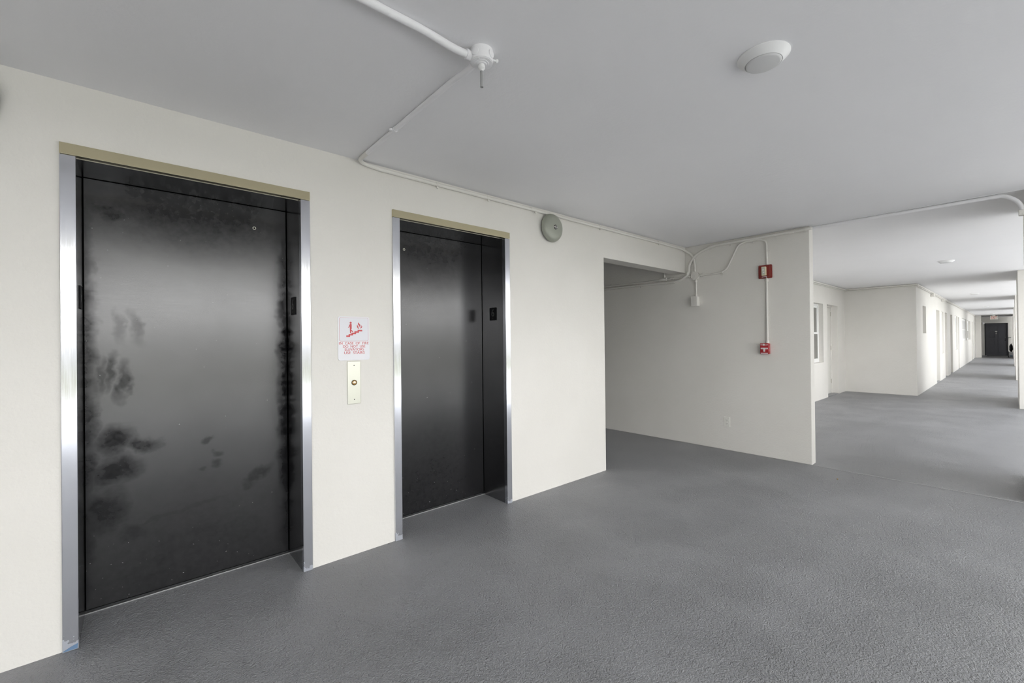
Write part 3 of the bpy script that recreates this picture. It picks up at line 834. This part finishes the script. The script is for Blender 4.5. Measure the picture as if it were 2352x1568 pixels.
# ------------------------------------------------------------------ fire alarm strobe
t = thing('fire_alarm_strobe', (WB, 1.828, 2.037), RW, 'dark red square fire alarm strobe high on the far wall', 'fire alarm')
MB().prism(rrect(-0.070, 0, 0.070, 0.152, 0.010), 'y', -0.022, 0.0).build('back_plate', 'alarm_red', t, bevel=0.004)
MB().prism(rrect(-0.062, 0.008, 0.062, 0.144, 0.008), 'y', -0.042, -0.021).build('front_cover', 'alarm_red', t, bevel=0.008)
ln = MB().box((-0.022, -0.068, 0.028), (0.022, -0.040, 0.128)).build('strobe_bezel', 'lens_side', t, bevel=0.003)
MB().box((-0.018, -0.0715, 0.036), (0.018, -0.067, 0.122)).build('strobe_lens', 'lens', ln, bevel=0.0015)
rf = MB(); rf.box((-0.010, -0.0725, 0.085), (0.004, -0.071, 0.098)); rf.box((-0.006, -0.0725, 0.055), (0.010, -0.071, 0.066)); rf.build('reflector', 'alarm_white', ln)
MB().box((-0.026, -0.0435, 0.011), (0.026, -0.0415, 0.018)).build('label_strip', 'alarm_white', t)

# ------------------------------------------------------------------ pull station
t = thing('fire_pull_station', (WB, 1.8335, 1.178), RW, 'small red fire pull station with white T handle below the strobe', 'pull station')
MB().box((-0.043, -0.03, 0), (0.043, 0.0, 0.118)).build('back_box', 'pull_red', t, bevel=0.003)
fc = MB().box((-0.045, -0.055, -0.002), (0.045, -0.03, 0.120)).build('front_cover', 'pull_red', t, bevel=0.004)
hd = MB().prism([(-0.036, 0.054), (-0.036, 0.070), (0.036, 0.070), (0.036, 0.054), (0.009, 0.054), (0.009, 0.028), (0.0, 0.024), (-0.009, 0.028), (-0.009, 0.054)], 'y', -0.062, -0.0545).build('pull_handle', 'alarm_white', t, bevel=0.0015)
text_obj('PULL', 'lettering', 0.008, 0.022, 'sign_red', hd, (-0.018, -0.062, 0.062), 0.0006)
text_obj('DOWN', 'lettering', 0.008, 0.022, 'sign_red', hd, (0.020, -0.062, 0.062), 0.0006)
text_obj('FIRE', 'lettering', 0.012, 0.028, 'alarm_white', fc, (-0.026, -0.055, 0.103), 0.0008)
text_obj('ALARM', 'lettering', 0.012, 0.036, 'alarm_white', fc, (0.022, -0.055, 0.103), 0.0008)
MB().lathe([(0.010, 0), (0.010, 0.001)], 'y', 18, (-0.004, -0.055, 0.104)).build('emblem', 'alarm_white', fc)
MB().box((-0.036, -0.0562, 0.004), (0.036, -0.0545, 0.012)).build('label_strip', 'alarm_white', t)
MB().box((0.0445, -0.046, 0.03), (0.0462, -0.040, 0.095)).build('side_label', 'alarm_white', t)

# ------------------------------------------------------------------ outlet
t = thing('wall_outlet', (WB, 2.277, 0.286), RW, 'cream duplex wall outlet low on the far wall', 'outlet')
pl = MB().prism(rrect(-0.036, 0, 0.036, 0.116, 0.004), 'y', -0.006, 0.0).build('cover_plate', 'outlet', t, bevel=0.002)
for z in (0.078, 0.038):
    rc_ = MB().prism(rrect(-0.017, z - 0.014, 0.017, z + 0.014, 0.008), 'y', -0.0078, -0.0055).build('receptacle', 'outlet', t, bevel=0.0005)
    for x in (-0.007, 0.007):
        MB().box((x - 0.0013, -0.0083, z - 0.002), (x + 0.0013, -0.0075, z + 0.007)).build('slot', 'slot', rc_)
    MB().lathe([(0.0027, 0.0075), (0.0027, 0.0083)], 'y', 12, (0, 0, z - 0.008)).build('slot', 'slot', rc_)

# ------------------------------------------------------------------ raceways under the corridor ceiling
def raceway(label, pts_in, boxes=()):
    """square wire raceway with a thin pipe beneath it, following wall corners (offset already applied)"""
    o0 = Vector((*pts_in[0], H))
    t = thing('conduit', o0, 0, label, 'conduit')
    mb = MB(); mp = MB()
    for (a, b) in zip(pts_in, pts_in[1:]):
        va, vb = Vector((*a, 0)) - Vector((o0.x, o0.y, 0)), Vector((*b, 0)) - Vector((o0.x, o0.y, 0))
        d = (vb - va).normalized()
        mb.tube([va + Vector((0, 0, -0.021)), vb + Vector((0, 0, -0.021))], 0.019, 12)
    mb.build('fat_pipe', 'wall', t, smooth=True)
    for (a, b) in zip(pts_in, pts_in[1:]):
        va, vb = Vector((*a, 0)) - Vector((o0.x, o0.y, 0)), Vector((*b, 0)) - Vector((o0.x, o0.y, 0))
        mp.tube([va + Vector((0, 0, -0.055)), vb + Vector((0, 0, -0.055))], 0.010, 10)
    mp.build('thin_pipe', 'wall', t, smooth=True)
    for bx in boxes:
        MB().box((bx - o0.x - 0.09, -0.045, -0.135), (bx - o0.x + 0.09, 0.018, -0.043)).build('pull_box', 'wall', t, bevel=0.004)
    return t
g_ = 0.0205
raceway('painted pipes along the top of the recess walls behind the alarm wall', [(WB + 0.15, YB - g_), (XC - g_, YB - g_), (XC - g_, WC - g_)])
raceway('painted pipes with two boxes along the top of the long corridor wall', [(XC - g_, WC - g_), (38.53, WC - g_)], boxes=(16.2, 19.0))

# ------------------------------------------------------------------ far end of the corridor
t = thing('exit_sign', (38.5, 0.645, 2.288), RW, 'white exit sign with red letters hanging at the corridor end', 'exit sign')
MB().box((-0.157, -0.025, 0), (0.157, 0.025, 0.206)).build('housing', 'exit_white', t, bevel=0.006)
MB().box((-0.06, -0.02, 0.206), (0.06, 0.02, H - 2.288)).build('canopy', 'exit_white', t, bevel=0.003)
text_obj('EXIT', 'lettering', 0.150, 0.215, 'exit_red', t, (0, -0.025, 0.103), 0.003)
t = thing('wall_sconce', (39.0, 1.17, 2.02), 0, 'small wall lamp on the pilaster left of the dark door', 'wall lamp')
MB().box((-0.05, -0.03, 0.0), (0.05, 0.0, 0.12)).build('back_plate', 'hinge', t, bevel=0.004)
MB().lathe([(0.03, -0.0), (0.05, 0.02), (0.055, 0.1), (0.04, 0.12)], 'z', 20, (0, -0.085, 0.0)).build('shade', 'fixture', t, smooth=True)
MB().tube([(0, -0.01, 0.06), (0, -0.05, 0.06)], 0.015, 10).build('arm', 'hinge', t, smooth=True)
t = thing('doorbell', (XE, 0.045, 1.08), RW, 'white doorbell unit with black top right of the dark door', 'doorbell')
MB().box((-0.045, -0.03, 0), (0.045, 0, 0.09)).build('housing', 'outlet', t, bevel=0.004)
MB().box((-0.06, -0.04, 0.09), (0.06, 0, 0.115)).build('cap', 'black', t, bevel=0.003)
tag(MB().box((-0.45, -0.9, 0), (0.5, 0.0, 0.012)).build('door_mat', 'mat_dark', None, bevel=0.004), 'dark mat on the floor before the slate door', 'mat')
o = bpy.data.objects['door_mat']; o.location = (XE - 0.03, 0.6, 0); o.rotation_euler = (0, 0, RW)
t = thing('storage_box', (40.1, 0.005, 0), 0, 'white carton with blue print below the black bag', 'box')
MB().box((-0.20, -0.09, 0), (0.20, 0.07, 0.30)).build('carton', 'box_white', t, bevel=0.006)
MB().box((-0.206, -0.09, 0.26), (0.206, 0.076, 0.325)).build('lid', 'box_white', t, bevel=0.006)
MB().box((-0.2015, -0.07, 0.05), (-0.1995, 0.05, 0.12)).build('print', 'box_blue', t)
bag = MB()
def blob(mb, c, rad, seed, seg=22, rings=14):
    rnd = random.Random(seed)
    ph = [(rnd.uniform(1, 3), rnd.uniform(1, 3), rnd.uniform(0, 6)) for _ in range(4)]
    prof = []
    V = []
    for i in range(rings + 1):
        th = math.pi * i / rings
        row = []
        for j in range(seg):
            a = 2 * math.pi * j / seg
            k = 1 + sum(0.05 * math.sin(p[0] * 2 * a + p[1] * 3 * th + p[2]) for p in ph) * math.sin(th)
            row.append(mb.bm.verts.new((c[0] + rad[0] * k * math.sin(th) * math.cos(a), c[1] + rad[1] * k * math.sin(th) * math.sin(a), c[2] + rad[2] * (abs(math.cos(th)) ** 0.9) * math.copysign(1, math.cos(th)) * k)))
        V.append(row)
    for i in range(rings):
        for j in range(seg):
            q = (j + 1) % seg
            try: mb.bm.faces.new((V[i][j], V[i][q], V[i + 1][q], V[i + 1][j]))
            except ValueError: pass
t = thing('black_bag', (40.1, 0.0, 0.325), 0, 'bulky black bag piled on the carton at the corridor end', 'bag')
blob(bag, (0, -0.005, 0.242), (0.22, 0.075, 0.235), 3)
bmesh.ops.remove_doubles(bag.bm, verts=bag.bm.verts[:], dist=0.0008)
bag.build('bag_body', 'black', t, smooth=True)
MB().tube(fillet([(-0.05, 0.0, 0.43), (-0.05, -0.01, 0.50), (0.05, -0.02, 0.51), (0.06, 0.0, 0.43)], 0.03), 0.010, 10).build('handle', 'black', t, smooth=True)
tag(MB().box((-0.02, -0.02, 0), (0.02, 0.02, 0.36)).build('black_post', 'black', None, bevel=0.008, loc=(39.85, 0.10, 0)), 'thin black upright post left of the white carton', 'post')

# small crumb on the floor near the joint
bc = MB(); blob(bc, (0, 0, 0.006), (0.008, 0.006, 0.006), 5, 10, 6)
bmesh.ops.remove_doubles(bc.bm, verts=bc.bm.verts[:], dist=0.0002)
tag(bc.build('crumb', 'pebble', None, smooth=True, loc=(5.06, 1.10, 0)), 'tiny tan crumb on the floor near the joint line', 'debris')
